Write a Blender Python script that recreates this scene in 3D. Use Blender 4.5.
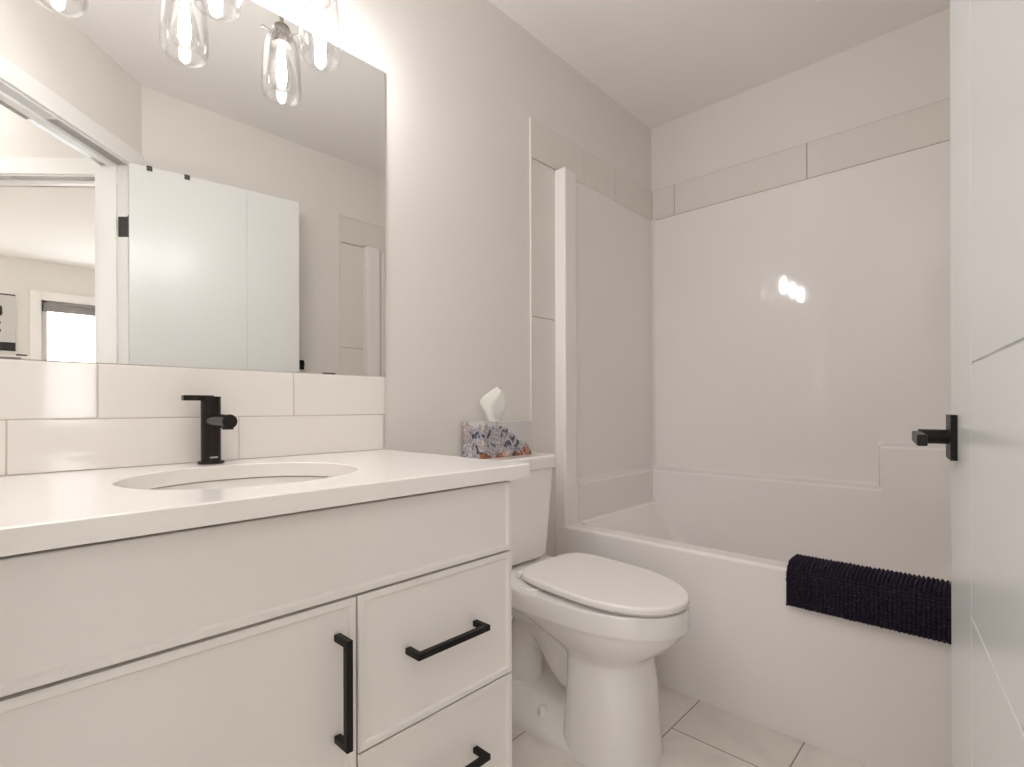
import bpy, bmesh, math, random
from mathutils import Vector, Matrix
random.seed(7)
S = bpy.context.scene
COL = S.collection
for o in list(bpy.data.objects):
    bpy.data.objects.remove(o)

# ------------------------------------------------------------------ camera
FPX, HORIZON, YAW, ROLL = 517.36, 407.33, 0.756833692, -0.0025568
CAM = Vector((1.340, 0.0, 0.973))
cd = bpy.data.cameras.new('camera')
cam = bpy.data.objects.new('camera', cd)
COL.objects.link(cam)
cd.sensor_width = 36.0
cd.lens = 36.0 * FPX / 1024.0
cd.shift_y = (HORIZON - 383.5) / 1024.0
cd.clip_start = 0.02
cam.location = CAM
cam.rotation_euler = (Matrix.Rotation(YAW, 3, 'Z') @ Matrix.Rotation(math.pi / 2, 3, 'X')
                      @ Matrix.Rotation(ROLL, 3, 'Z')).to_euler()
S.camera = cam

# ------------------------------------------------------------------ world, lights, exposure
w = bpy.data.worlds.new('world')
S.world = w
w.use_nodes = True
bg = w.node_tree.nodes['Background']
bg.inputs[0].default_value = (0.97, 0.98, 1.0, 1)
bg.inputs[1].default_value = 7.0
S.view_settings.view_transform = 'Standard'
S.view_settings.look = 'None'
S.view_settings.gamma = 1.0
S.view_settings.use_curve_mapping = False
S.view_settings.exposure = 0.36
S.cycles.use_denoising = True
S.cycles.max_bounces = 14
S.cycles.diffuse_bounces = 8
S.cycles.glossy_bounces = 8
S.cycles.transmission_bounces = 8
S.cycles.transparent_max_bounces = 16
S.cycles.sample_clamp_indirect = 6.0

BULB = 215.0           # radiance of each glowing filament column

def area_light(name, loc, size, power, color, direction=(0, 0, -1)):
    d = bpy.data.lights.new(name, 'AREA')
    d.shape = 'DISK'
    d.size = size
    d.energy = power
    d.color = color
    o = bpy.data.objects.new(name, d)
    COL.objects.link(o)
    o.location = loc
    o.rotation_euler = Vector(direction).to_track_quat('-Z', 'Y').to_euler()
    return o

area_light('hall_overhead_fill', (2.05, -0.40, 2.41), 1.0, 5.0, (1.0, 0.98, 0.96))  # added soft fill above the hall, no fixture there
area_light('bedroom_fill', (3.6, -1.7, 2.41), 0.60, 13.0, (1.0, 0.97, 0.94))  # added bedroom fill, placed out of the mirror's sight
bl = area_light('bathroom_overhead_fill', (0.60, 0.15, 2.43), 0.70, 2.1, (1.0, 0.985, 0.985))
bl.data.spread = math.radians(128)      # added overhead fill; limited spread keeps its reflection off the tub
# added frontal fill behind the camera, shining through the doorway
hd = area_light('hall_front_fill', (1.90, -1.05, 1.30), 1.7, 10.0, (0.95, 0.975, 1.03), (-0.62, 0.78, 0.0))

# ------------------------------------------------------------------ materials
def lin(c):
    return tuple((v / 255 / 12.92) if v / 255 <= 0.04045 else ((v / 255 + 0.055) / 1.055) ** 2.4 for v in c)

def mat(name, rgb, rough=0.5, metal=0.0, spec=0.5, noise=0.0, nscale=30.0, bump=0.0, bscale=200.0, coat=0.0):
    m = bpy.data.materials.new(name)
    m.use_nodes = True
    nt = m.node_tree
    b = nt.nodes['Principled BSDF']
    c = lin(rgb)
    b.inputs['Base Color'].default_value = (*c, 1)
    b.inputs['Roughness'].default_value = rough
    b.inputs['Metallic'].default_value = metal
    b.inputs['Specular IOR Level'].default_value = spec
    if coat:
        b.inputs['Coat Weight'].default_value = coat
        b.inputs['Coat Roughness'].default_value = 0.05
    tc = nt.nodes.new('ShaderNodeTexCoord')
    if noise:
        n = nt.nodes.new('ShaderNodeTexNoise')
        n.inputs['Scale'].default_value = nscale
        n.inputs['Detail'].default_value = 4
        nt.links.new(tc.outputs['Object'], n.inputs['Vector'])
        r = nt.nodes.new('ShaderNodeMapRange')
        r.inputs['To Min'].default_value = 1 - noise
        r.inputs['To Max'].default_value = 1 + noise
        nt.links.new(n.outputs['Fac'], r.inputs['Value'])
        mx = nt.nodes.new('ShaderNodeVectorMath')
        mx.operation = 'SCALE'
        mx.inputs[0].default_value = c
        nt.links.new(r.outputs['Result'], mx.inputs['Scale'])
        nt.links.new(mx.outputs['Vector'], b.inputs['Base Color'])
    if bump:
        n2 = nt.nodes.new('ShaderNodeTexNoise')
        n2.inputs['Scale'].default_value = bscale
        n2.inputs['Detail'].default_value = 3
        nt.links.new(tc.outputs['Object'], n2.inputs['Vector'])
        bp = nt.nodes.new('ShaderNodeBump')
        bp.inputs['Strength'].default_value = bump
        bp.inputs['Distance'].default_value = 0.002
        nt.links.new(n2.outputs['Fac'], bp.inputs['Height'])
        nt.links.new(bp.outputs['Normal'], b.inputs['Normal'])
    return m

M = {}
M['wall'] = mat('greige wall paint', (230, 226, 221), 0.6, spec=0.3, noise=0.012, nscale=4, bump=0.05, bscale=260)
M['ceiling'] = mat('white ceiling paint', (244, 242, 240), 0.8, spec=0.2, bump=0.06, bscale=180)
M['trim'] = mat('white trim paint', (240, 238, 235), 0.35)
M['door'] = mat('white door paint', (224, 225, 224), 0.27)
M['cabinet'] = mat('white cabinet lacquer', (234, 230, 225), 0.38)
M['cabinet_in'] = mat('dark cabinet gap', (70, 62, 54), 0.7)
M['quartz'] = mat('white quartz', (240, 236, 231), 0.14, noise=0.01, nscale=90)
M['porcelain'] = mat('white porcelain', (240, 237, 233), 0.1, coat=0.3)
M['seat'] = mat('white plastic seat', (240, 236, 233), 0.22)
M['acrylic'] = mat('white fibreglass gelcoat', (239, 235, 232), 0.055, bump=0.006, bscale=9)
M['subway'] = mat('white glazed subway tile', (240, 235, 230), 0.07, bump=0.02, bscale=20)
M['grout'] = mat('light grout', (212, 204, 196), 0.85)
M['band'] = mat('greige ceramic tile', (226, 221, 215), 0.3, noise=0.02, nscale=9)
M['bandgrout'] = mat('grey grout', (160, 153, 146), 0.9)
M['black'] = mat('matte black metal', (17, 13, 13), 0.42, metal=0.0, spec=0.3)
M['blackfaucet'] = mat('black faucet finish', (52, 46, 44), 0.2, metal=0.75, spec=0.6)
M['hinge'] = mat('black hinge', (74, 70, 66), 0.45, metal=0.4)
M['nickel'] = mat('brushed nickel', (150, 144, 138), 0.32, metal=1.0)
M['steel'] = mat('dark steel', (118, 112, 106), 0.35, metal=0.9)
M['chenille'] = mat('dark navy chenille', (44, 36, 52), 0.7, spec=0.3, noise=0.25, nscale=60)
M['tissue'] = mat('white tissue paper', (246, 244, 238), 0.85, spec=0.1)
M['caulk'] = mat('white plastic cap', (236, 231, 224), 0.3)
M['blind'] = mat('grey blind fabric', (150, 146, 144), 0.8)
M['paper'] = mat('pale art paper', (206, 203, 200), 0.7)
M['ink'] = mat('black ink', (38, 34, 32), 0.6)
M['carpet'] = mat('beige carpet', (170, 160, 148), 0.95, noise=0.06, nscale=60)
M['mark'] = mat('pale grey print', (190, 186, 182), 0.4)

def emission(name, rgb, strength):
    m = bpy.data.materials.new(name)
    m.use_nodes = True
    nt = m.node_tree
    nt.nodes.clear()
    e = nt.nodes.new('ShaderNodeEmission')
    e.inputs[0].default_value = (*rgb, 1)
    e.inputs[1].default_value = strength
    o = nt.nodes.new('ShaderNodeOutputMaterial')
    nt.links.new(e.outputs[0], o.inputs[0])
    return m
M['filament'] = emission('glowing filament', (1.0, 0.982, 0.985), BULB)

def thin_glass(name, tint, refl):
    m = bpy.data.materials.new(name)
    m.use_nodes = True
    nt = m.node_tree
    nt.nodes.clear()
    t = nt.nodes.new('ShaderNodeBsdfTransparent')
    t.inputs[0].default_value = (*tint, 1)
    g = nt.nodes.new('ShaderNodeBsdfGlossy')
    g.inputs['Roughness'].default_value = 0.03
    lw = nt.nodes.new('ShaderNodeLayerWeight')
    lw.inputs['Blend'].default_value = 0.35
    pw = nt.nodes.new('ShaderNodeMath')
    pw.operation = 'MULTIPLY_ADD'
    pw.inputs[1].default_value = refl
    pw.inputs[2].default_value = 0.02
    mx = nt.nodes.new('ShaderNodeMixShader')
    o = nt.nodes.new('ShaderNodeOutputMaterial')
    nt.links.new(lw.outputs['Facing'], pw.inputs[0])
    nt.links.new(pw.outputs[0], mx.inputs[0])
    nt.links.new(t.outputs[0], mx.inputs[1])
    nt.links.new(g.outputs[0], mx.inputs[2])
    nt.links.new(mx.outputs[0], o.inputs[0])
    return m
M['glass'] = thin_glass('clear lamp glass', (0.985, 0.985, 0.985), 0.55)
M['pane'] = thin_glass('window glass', (0.97, 0.98, 0.98), 0.25)

mm = bpy.data.materials.new('mirror silver')
mm.use_nodes = True
b = mm.node_tree.nodes['Principled BSDF']
b.inputs['Base Color'].default_value = (0.93, 0.93, 0.91, 1)
b.inputs['Metallic'].default_value = 1.0
b.inputs['Roughness'].default_value = 0.0
M['mirror'] = mm

def floor_material():
    m = bpy.data.materials.new('marbled floor tile')
    m.use_nodes = True
    nt = m.node_tree
    bs = nt.nodes['Principled BSDF']
    bs.inputs['Roughness'].default_value = 0.3
    tc = nt.nodes.new('ShaderNodeTexCoord')
    sep = nt.nodes.new('ShaderNodeSeparateXYZ')
    nt.links.new(tc.outputs['Object'], sep.inputs[0])
    ax = nt.nodes.new('ShaderNodeMath'); ax.operation = 'ADD'; ax.inputs[1].default_value = -0.301 + 3.12
    ay = nt.nodes.new('ShaderNodeMath'); ay.operation = 'ADD'; ay.inputs[1].default_value = -1.470 + 6.10
    nt.links.new(sep.outputs['X'], ax.inputs[0])
    nt.links.new(sep.outputs['Y'], ay.inputs[0])
    comb = nt.nodes.new('ShaderNodeCombineXYZ')
    nt.links.new(ay.outputs[0], comb.inputs['X'])
    nt.links.new(ax.outputs[0], comb.inputs['Y'])
    br = nt.nodes.new('ShaderNodeTexBrick')
    br.offset = 0.5
    br.inputs['Scale'].default_value = 1.0
    br.inputs['Brick Width'].default_value = 0.61
    br.inputs['Row Height'].default_value = 0.312
    br.inputs['Mortar Size'].default_value = 0.0022
    br.inputs['Mortar Smooth'].default_value = 0.2
    br.inputs['Color1'].default_value = (*lin((236, 230, 223)), 1)
    br.inputs['Color2'].default_value = (*lin((230, 224, 216)), 1)
    br.inputs['Mortar'].default_value = (*lin((150, 141, 131)), 1)
    nt.links.new(comb.outputs[0], br.inputs['Vector'])
    n = nt.nodes.new('ShaderNodeTexNoise')
    n.inputs['Scale'].default_value = 3.2
    n.inputs['Detail'].default_value = 7
    n.inputs['Distortion'].default_value = 1.4
    nt.links.new(tc.outputs['Object'], n.inputs['Vector'])
    cr = nt.nodes.new('ShaderNodeValToRGB')
    cr.color_ramp.elements[0].position = 0.40
    cr.color_ramp.elements[0].color = (0.84, 0.83, 0.82, 1)
    cr.color_ramp.elements[1].position = 0.55
    cr.color_ramp.elements[1].color = (1, 1, 1, 1)
    nt.links.new(n.outputs['Fac'], cr.inputs['Fac'])
    mx = nt.nodes.new('ShaderNodeMix')
    mx.data_type = 'RGBA'; mx.blend_type = 'MULTIPLY'
    mx.inputs['Factor'].default_value = 0.75
    nt.links.new(br.outputs['Color'], mx.inputs[6])
    nt.links.new(cr.outputs['Color'], mx.inputs[7])
    nt.links.new(mx.outputs[2], bs.inputs['Base Color'])
    bp = nt.nodes.new('ShaderNodeBump')
    bp.inputs['Strength'].default_value = 0.4
    bp.inputs['Distance'].default_value = 0.002
    bp.invert = True
    nt.links.new(br.outputs['Fac'], bp.inputs['Height'])
    nt.links.new(bp.outputs['Normal'], bs.inputs['Normal'])
    return m
M['floor'] = floor_material()

def tissue_box_material(z0, h, y0):
    """Printed carton: pale sky, snowy violet-grey mountains, orange rocks along the bottom."""
    m = bpy.data.materials.new('mountain print carton')
    m.use_nodes = True
    nt = m.node_tree
    L = nt.links.new
    bs = nt.nodes['Principled BSDF']
    bs.inputs['Roughness'].default_value = 0.4
    tc = nt.nodes.new('ShaderNodeTexCoord')
    sep = nt.nodes.new('ShaderNodeSeparateXYZ')
    L(tc.outputs['Object'], sep.inputs[0])
    def math_(op, a, b_=None):
        n = nt.nodes.new('ShaderNodeMath'); n.operation = op
        for i, v in enumerate((a, b_)):
            if v is None: continue
            if isinstance(v, (int, float)): n.inputs[i].default_value = v
            else: L(v, n.inputs[i])
        return n.outputs[0]
    hz = math_('DIVIDE', math_('SUBTRACT', sep.outputs['Z'], z0), h)       # 0 bottom .. 1 top
    yy = math_('SUBTRACT', sep.outputs['Y'], math_('MULTIPLY', sep.outputs['X'], 0.9))
    # ridge line : noise of the horizontal coordinate
    cv = nt.nodes.new('ShaderNodeCombineXYZ')
    L(math_('MULTIPLY', yy, 24.0), cv.inputs['X'])
    n1 = nt.nodes.new('ShaderNodeTexNoise'); n1.inputs['Scale'].default_value = 1.0; n1.inputs['Detail'].default_value = 5
    L(cv.outputs[0], n1.inputs['Vector'])
    # summit in the middle of the long side, falling towards its far end
    
    ridge = math_('ADD', math_('SUBTRACT', 0.88, math_('MULTIPLY', math_('MAXIMUM', math_('SUBTRACT', sep.outputs['Y'], y0 - 0.03), 0.0), 5.0)), math_('MULTIPLY', math_('SUBTRACT', n1.outputs['Fac'], 0.5), 0.9))
    sky = math_('GREATER_THAN', hz, ridge)
    n2 = nt.nodes.new('ShaderNodeTexNoise'); n2.inputs['Scale'].default_value = 36; n2.inputs['Detail'].default_value = 3
    n2.inputs['Distortion'].default_value = 0.8
    L(tc.outputs['Object'], n2.inputs['Vector'])
    cr = nt.nodes.new('ShaderNodeValToRGB')
    e = cr.color_ramp.elements
    e[0].position = 0.34; e[0].color = (*lin((56, 55, 68)), 1)
    e[1].position = 0.72; e[1].color = (*lin((232, 228, 226)), 1)
    for p, c in ((0.42, (104, 104, 128)), (0.455, (206, 202, 204)), (0.53, (134, 128, 136)), (0.58, (210, 206, 204)), (0.64, (150, 116, 104))):
        x = e.new(p); x.color = (*lin(c), 1)
    L(n2.outputs['Fac'], cr.inputs['Fac'])
    cr2 = nt.nodes.new('ShaderNodeValToRGB')
    e = cr2.color_ramp.elements
    e[0].position = 0.38; e[0].color = (*lin((70, 44, 46)), 1)
    e[1].position = 0.66; e[1].color = (*lin((214, 178, 160)), 1)
    x = e.new(0.50); x.color = (*lin((156, 98, 62)), 1)
    x = e.new(0.57); x.color = (*lin((136, 80, 60)), 1)
    L(n2.outputs['Fac'], cr2.inputs['Fac'])
    n3 = nt.nodes.new('ShaderNodeTexNoise'); n3.inputs['Scale'].default_value = 22; n3.inputs['Detail'].default_value = 2
    L(tc.outputs['Object'], n3.inputs['Vector'])
    lowline = math_('ADD', math_('MULTIPLY', math_('SUBTRACT', n3.outputs['Fac'], 0.5), 0.7),
                    math_('ADD', 0.03, math_('MULTIPLY', math_('MAXIMUM', math_('SUBTRACT', sep.outputs['Y'], y0), 0.0), 1.6)))
    low = math_('LESS_THAN', hz, lowline)
    def mix(f, a, b_):
        n = nt.nodes.new('ShaderNodeMix'); n.data_type = 'RGBA'
        L(f, n.inputs['Factor'])
        for i, v in ((6, a), (7, b_)):
            if isinstance(v, tuple): n.inputs[i].default_value = v
            else: L(v, n.inputs[i])
        return n.outputs[2]
    c1 = mix(low, cr.outputs['Color'], cr2.outputs['Color'])
    c2 = mix(sky, c1, (*lin((205, 204, 203)), 1))
    L(c2, bs.inputs['Base Color'])
    return m

# ------------------------------------------------------------------ object helpers
def world_base(o):
    v = Vector((0, 0, 0))
    while o is not None:
        v += o.location
        o = o.parent
    return v

def obj(name, bm, material, parent=None, smooth=35.0, bevel=0):
    """Link a bmesh (world coordinates) as one mesh object."""
    bmesh.ops.remove_doubles(bm, verts=bm.verts, dist=1e-6)
    bmesh.ops.recalc_face_normals(bm, faces=bm.faces)
    th = math.radians(smooth)
    for f in bm.faces:
        f.smooth = smooth > 0
    for e in bm.edges:
        if len(e.link_faces) == 2:
            e.smooth = e.calc_face_angle(0) < th
    base = world_base(parent)
    if parent is None:
        base = Vector((0, 0, 0))
    bmesh.ops.translate(bm, verts=bm.verts, vec=-base)
    me = bpy.data.meshes.new(name)
    bm.to_mesh(me)
    bm.free()
    mats = material if isinstance(material, (list, tuple)) else [material]
    for m in mats:
        me.materials.append(m)
    o = bpy.data.objects.new(name, me)
    COL.objects.link(o)
    if smooth > 0:
        wn_ = o.modifiers.new('weighted_normal', 'WEIGHTED_NORMAL')
        wn_.keep_sharp = True
    if parent is not None:
        o.parent = parent
    return o

def tag(o, label=None, cat=None, group=None, kind=None):
    if label: o['label'] = label
    if cat: o['category'] = cat
    if group: o['group'] = group
    if kind: o['kind'] = kind
    return o

def thing(name, label, cat, loc, group=None):
    o = bpy.data.objects.new(name, None)
    o.empty_display_size = 0.05
    COL.objects.link(o)
    o.location = loc
    return tag(o, label, cat, group)

def struct(name, bm, m, label, cat, parent=None, smooth=35.0):
    o = obj(name, bm, m, parent, smooth)
    if parent is None:
        tag(o, label, cat, kind='structure')
    return o

def B():
    return bmesh.new()

def hexa(bm, pts, bevel=0.0, seg=2):
    """pts: 8 corner points, bottom loop (4) then top loop (4)."""
    vs = [bm.verts.new(p) for p in pts]
    fs = []
    for q in ((0, 3, 2, 1), (4, 5, 6, 7), (0, 1, 5, 4), (1, 2, 6, 5), (2, 3, 7, 6), (3, 0, 4, 7)):
        fs.append(bm.faces.new([vs[i] for i in q]))
    bm.normal_update()
    if bevel:
        es = set(e for f in fs for e in f.edges)
        bmesh.ops.bevel(bm, geom=list(es), offset=bevel, segments=seg, affect='EDGES', profile=0.5)
    return fs

def box(bm, x0, x1, y0, y1, z0, z1, bevel=0.0, seg=2):
    return hexa(bm, [(x0, y0, z0), (x1, y0, z0), (x1, y1, z0), (x0, y1, z0),
                     (x0, y0, z1), (x1, y0, z1), (x1, y1, z1), (x0, y1, z1)], bevel, seg)

def obox(bm, origin, ax, ay, az, a0, a1, b0, b1, c0, c1, bevel=0.0, seg=2):
    """box in an oriented frame (origin, three axes)."""
    P = lambda a, b_, c: origin + ax * a + ay * b_ + az * c
    return hexa(bm, [P(a0, b0, c0), P(a1, b0, c0), P(a1, b1, c0), P(a0, b1, c0),
                     P(a0, b0, c1), P(a1, b0, c1), P(a1, b1, c1), P(a0, b1, c1)], bevel, seg)

def loft(bm, rings, cap0=True, cap1=True, closed=True):
    vr = [[bm.verts.new(p) for p in r] for r in rings]
    n = len(vr[0])
    for a, c in zip(vr, vr[1:]):
        for i in range(n if closed else n - 1):
            j = (i + 1) % n
            bm.faces.new((a[i], a[j], c[j], c[i]))
    if cap0: bm.faces.new(list(reversed(vr[0])))
    if cap1: bm.faces.new(vr[-1])
    return vr

def frame_of(d):
    d = Vector(d).normalized()
    up = Vector((0, 0, 1)) if abs(d.z) < 0.95 else Vector((1, 0, 0))
    u = d.cross(up).normalized()
    return d, u, d.cross(u).normalized()

def cyl(bm, p0, p1, r0, r1=None, n=32, bevel=0.0):
    p0, p1 = Vector(p0), Vector(p1)
    r1 = r0 if r1 is None else r1
    d, u, v = frame_of(p1 - p0)
    ring = lambda p, r: [p + u * r * math.cos(2 * math.pi * i / n) + v * r * math.sin(2 * math.pi * i / n) for i in range(n)]
    rings = []
    if bevel:
        for k in range(4):
            a = math.pi / 2 * k / 3
            rings.append(ring(p0 + d * bevel * (1 - math.sin(a)), r0 - bevel * (1 - math.cos(math.pi / 2 - a))))
        for k in range(4):
            a = math.pi / 2 * k / 3
            rings.append(ring(p1 - d * bevel * (1 - math.cos(math.pi / 2 - (math.pi / 2 - a)) if False else 1 - math.sin(a * 1.0)) if False else p1 - d * bevel * (1 - math.sin(a)), r1 - bevel * (1 - math.cos(a))))
    else:
        rings = [ring(p0, r0), ring(p1, r1)]
    loft(bm, rings)

def tube(bm, pts, r, n=14, rs=None):
    pts = [Vector(p) for p in pts]
    rings = []
    pu = None
    for i, p in enumerate(pts):
        d = (pts[min(i + 1, len(pts) - 1)] - pts[max(i - 1, 0)]).normalized()
        if pu is None:
            _, u, v = frame_of(d)
        else:
            u = (pu - d * pu.dot(d)).normalized()
            v = d.cross(u)
        pu = u
        rr = rs[i] if rs else r
        rings.append([p + u * rr * math.cos(2 * math.pi * k / n) + v * rr * math.sin(2 * math.pi * k / n) for k in range(n)])
    loft(bm, rings)

def lathe(bm, c, prof, n=40, axis=None, cap0=False, cap1=False):
    """prof: list of (radius, height) around vertical axis at c."""
    c = Vector(c)
    rings = [[c + Vector((r * math.cos(2 * math.pi * i / n), r * math.sin(2 * math.pi * i / n), z)) for i in range(n)] for r, z in prof]
    loft(bm, rings, cap0, cap1)

def rrect(x0, x1, y0, y1, r, z, k=8):
    pts = []
    for cx, cy, a0 in ((x1 - r, y1 - r, 0), (x0 + r, y1 - r, 90), (x0 + r, y0 + r, 180), (x1 - r, y0 + r, 270)):
        for i in range(k + 1):
            a = math.radians(a0 + 90 * i / k)
            pts.append((cx + r * math.cos(a), cy + r * math.sin(a), z))
    return pts

def smoothstep(t):
    t = max(0.0, min(1.0, t))
    return t * t * (3 - 2 * t)

# ------------------------------------------------------------------ room layout
XR, YB, H = 1.505, 2.497, 2.440          # right wall, back wall, ceiling
R2 = math.sqrt(0.5)
K = Vector((XR, 0.556, 0.0))             # corner where the right wall meets the angled door wall
AS = Vector((-R2, -R2, 0)); AN = Vector((R2, -R2, 0)); AZ = Vector((0, 0, 1))
JS0, JS1, WT = 0.090, 0.812, 0.115       # jambs of the bathroom doorway along the angled wall, wall thickness
DH = 2.035

def dbox(bm, s0, s1, n0, n1, z0, z1, bevel=0.0):
    return obox(bm, K, AS, AN, AZ, s0, s1, n0, n1, z0, z1, bevel)

bm = B(); box(bm, -0.4, 5.9, -3.3, 3.2, -0.12, 0.0)
struct('floor', bm, M['floor'], 'pale marbled tile floor in staggered rows', 'floor')
bm = B(); box(bm, -0.4, 5.9, -3.3, 3.2, H, H + 0.12)
struct('ceiling', bm, M['ceiling'], 'flat white ceiling over the bathroom', 'ceiling')
bm = B(); box(bm, -0.12, 0.0, -1.4, YB + 0.12, 0, H)
struct('wall_left', bm, M['wall'], 'greige wall behind vanity mirror and toilet', 'wall')
bm = B(); box(bm, 0.0, XR + 0.12, YB, YB + 0.12, 0, H)
struct('wall_back', bm, M['wall'], 'greige wall strip above the bathtub surround', 'wall')
bm = B(); box(bm, XR, XR + 0.12, K.y - 0.05, YB, 0, H)
struct('wall_right', bm, M['wall'], 'greige wall seen in the mirror behind the open door', 'wall')
bm = B()
dbox(bm, 0.0, JS0 - 0.018, 0.0, WT, 0, H)
dbox(bm, JS1 + 0.018, 2.10, 0.0, WT, 0, H)
dbox(bm, JS0 - 0.018, JS1 + 0.018, 0.0, WT, DH + 0.018, H)
struct('wall_door', bm, M['wall'], 'angled greige wall holding the bathroom doorway', 'wall')

# bathroom doorway: casing, then jamb with stop
bm = B()
dbox(bm, 0.008, JS0 - 0.006, -0.016, 0.0, 0, DH + 0.008, 0.003)
dbox(bm, JS1 + 0.006, JS1 + 0.080, -0.016, 0.0, 0, DH + 0.008, 0.003)
dbox(bm, 0.008, JS1 + 0.080, -0.016, 0.0, DH + 0.006, DH + 0.080, 0.003)
dbox(bm, JS0 - 0.080, JS0 - 0.006, WT, WT + 0.016, 0, DH + 0.008, 0.003)
dbox(bm, JS1 + 0.006, JS1 + 0.080, WT, WT + 0.016, 0, DH + 0.008, 0.003)
dbox(bm, JS0 - 0.080, JS1 + 0.080, WT, WT + 0.016, DH + 0.006, DH + 0.080, 0.003)
struct('trim_1', bm, M['trim'], 'white casing around the bathroom doorway', 'door casing')
bm = B()
dbox(bm, JS0 - 0.018, JS0, -0.002, WT + 0.002, 0, DH)
dbox(bm, JS1, JS1 + 0.018, -0.002, WT + 0.002, 0, DH)
dbox(bm, JS0 - 0.018, JS1 + 0.018, -0.002, WT + 0.002, DH, DH + 0.018)
dbox(bm, JS0, JS0 + 0.012, 0.042, 0.075, 0, DH)
dbox(bm, JS1 - 0.012, JS1, 0.042, 0.075, 0, DH)
dbox(bm, JS0, JS1, 0.042, 0.075, DH - 0.012, DH)
struct('trim_2', bm, M['trim'], 'white jamb and stop inside the bathroom doorway', 'door jamb')

# hall outside, with a bedroom doorway at right angles to the bathroom one
SH = -0.030                                # hall-side face of the bedroom wall
N0, N1 = 0.227, 0.990                      # bedroom doorway along AN
bm = B()
dbox(bm, SH - 0.115, SH, WT - 0.03, N0 - 0.018, 0, H)
dbox(bm, SH - 0.115, SH, N1 + 0.018, 3.4, 0, H)
dbox(bm, SH - 0.115, SH, N0 - 0.018, N1 + 0.018, DH + 0.018, H)
struct('wall_hall', bm, M['wall'], 'hall wall around the bedroom doorway, seen in the mirror', 'wall')
bm = B()
dbox(bm, SH, SH + 0.016, N0 - 0.080, N0 - 0.006, 0, DH + 0.008, 0.003)
dbox(bm, SH, SH + 0.016, N1 + 0.006, N1 + 0.080, 0, DH + 0.008, 0.003)
dbox(bm, SH, SH + 0.016, N0 - 0.080, N1 + 0.080, DH + 0.006, DH + 0.080, 0.003)
dbox(bm, SH - 0.117, SH + 0.002, N0 - 0.018, N0, 0, DH)
dbox(bm, SH - 0.117, SH + 0.002, N1, N1 + 0.018, 0, DH)
dbox(bm, SH - 0.117, SH + 0.002, N0 - 0.018, N1 + 0.018, DH, DH + 0.018)
dbox(bm, SH - 0.075, SH - 0.042, N0, N1, DH - 0.012, DH)
dbox(bm, SH - 0.075, SH - 0.042, N0, N0 + 0.012, 0, DH)
struct('trim_3', bm, M['trim'], 'white casing of the bedroom doorway reflected in the mirror', 'door casing')
bm = B(); dbox(bm, SH, 2.10, 1.45, 1.55, 0, H)
struct('wall_hall_far', bm, M['wall'], 'hall wall opposite the bathroom doorway', 'wall')
bm = B(); dbox(bm, 2.0, 2.10, WT, 1.45, 0, H)
struct('wall_hall_end', bm, M['wall'], 'wall closing the end of the hall', 'wall')

# bedroom beyond: far wall with window
XF = 5.62
WY0, WY1, WZ0, WZ1 = 0.528, 1.60, 0.80, 2.055
bm = B()
box(bm, XF, XF + 0.14, -3.0, WY0, 0, H)
box(bm, XF, XF + 0.14, WY1, 3.0, 0, H)
box(bm, XF, XF + 0.14, WY0, WY1, WZ1, H)
box(bm, XF, XF + 0.14, WY0, WY1, 0, WZ0)
struct('wall_bedroom', bm, M['wall'], 'bedroom wall with the bright window', 'wall')
bm = B(); box(bm, XR + 0.12, XF + 0.14, 2.90, 3.0, 0, H)
struct('wall_bedroom_side', bm, M['wall'], 'side wall of the bedroom', 'wall')
bm = B(); box(bm, 3.5, XF + 0.14, -3.1, -3.0, 0, H)
struct('wall_bedroom_end', bm, M['wall'], 'end wall of the bedroom', 'wall')

wn = bpy.data.objects.new('window_1', None)
COL.objects.link(wn)
wn.location = (XF, WY0, WZ0)
tag(wn, 'bright white-framed bedroom window under a rolled blind', 'window', kind='structure')
bm = B()
for a in ((WY0 - 0.087, WY0, WZ0 - 0.087, WZ1 + 0.085), (WY1, WY1 + 0.087, WZ0 - 0.087, WZ1 + 0.085),
          (WY0, WY1, WZ1, WZ1 + 0.085), (WY0, WY1, WZ0 - 0.087, WZ0)):
    box(bm, XF - 0.018, XF, *a, 0.002)
obj('window_casing', bm, M['trim'], wn)
bm = B()
for a in ((WY0, WY0 + 0.05, WZ0, WZ1), (WY1 - 0.05, WY1, WZ0, WZ1), (WY0, WY1, WZ1 - 0.05, WZ1), (WY0, WY1, WZ0, WZ0 + 0.05)):
    box(bm, XF + 0.05, XF + 0.11, *a, 0.003)
obj('window_frame', bm, M['trim'], wn)
bm = B(); box(bm, XF + 0.078, XF + 0.084, WY0 + 0.05, WY1 - 0.05, WZ0 + 0.05, WZ1 - 0.05)
obj('window_pane', bm, M['pane'], wn)
bm = B(); box(bm, XF + 0.002, XF + 0.045, WY0 + 0.01, WY1 - 0.01, WZ1 - 0.105, WZ1 - 0.02, 0.006)
obj('blind_cassette', bm, M['blind'], wn)

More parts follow.
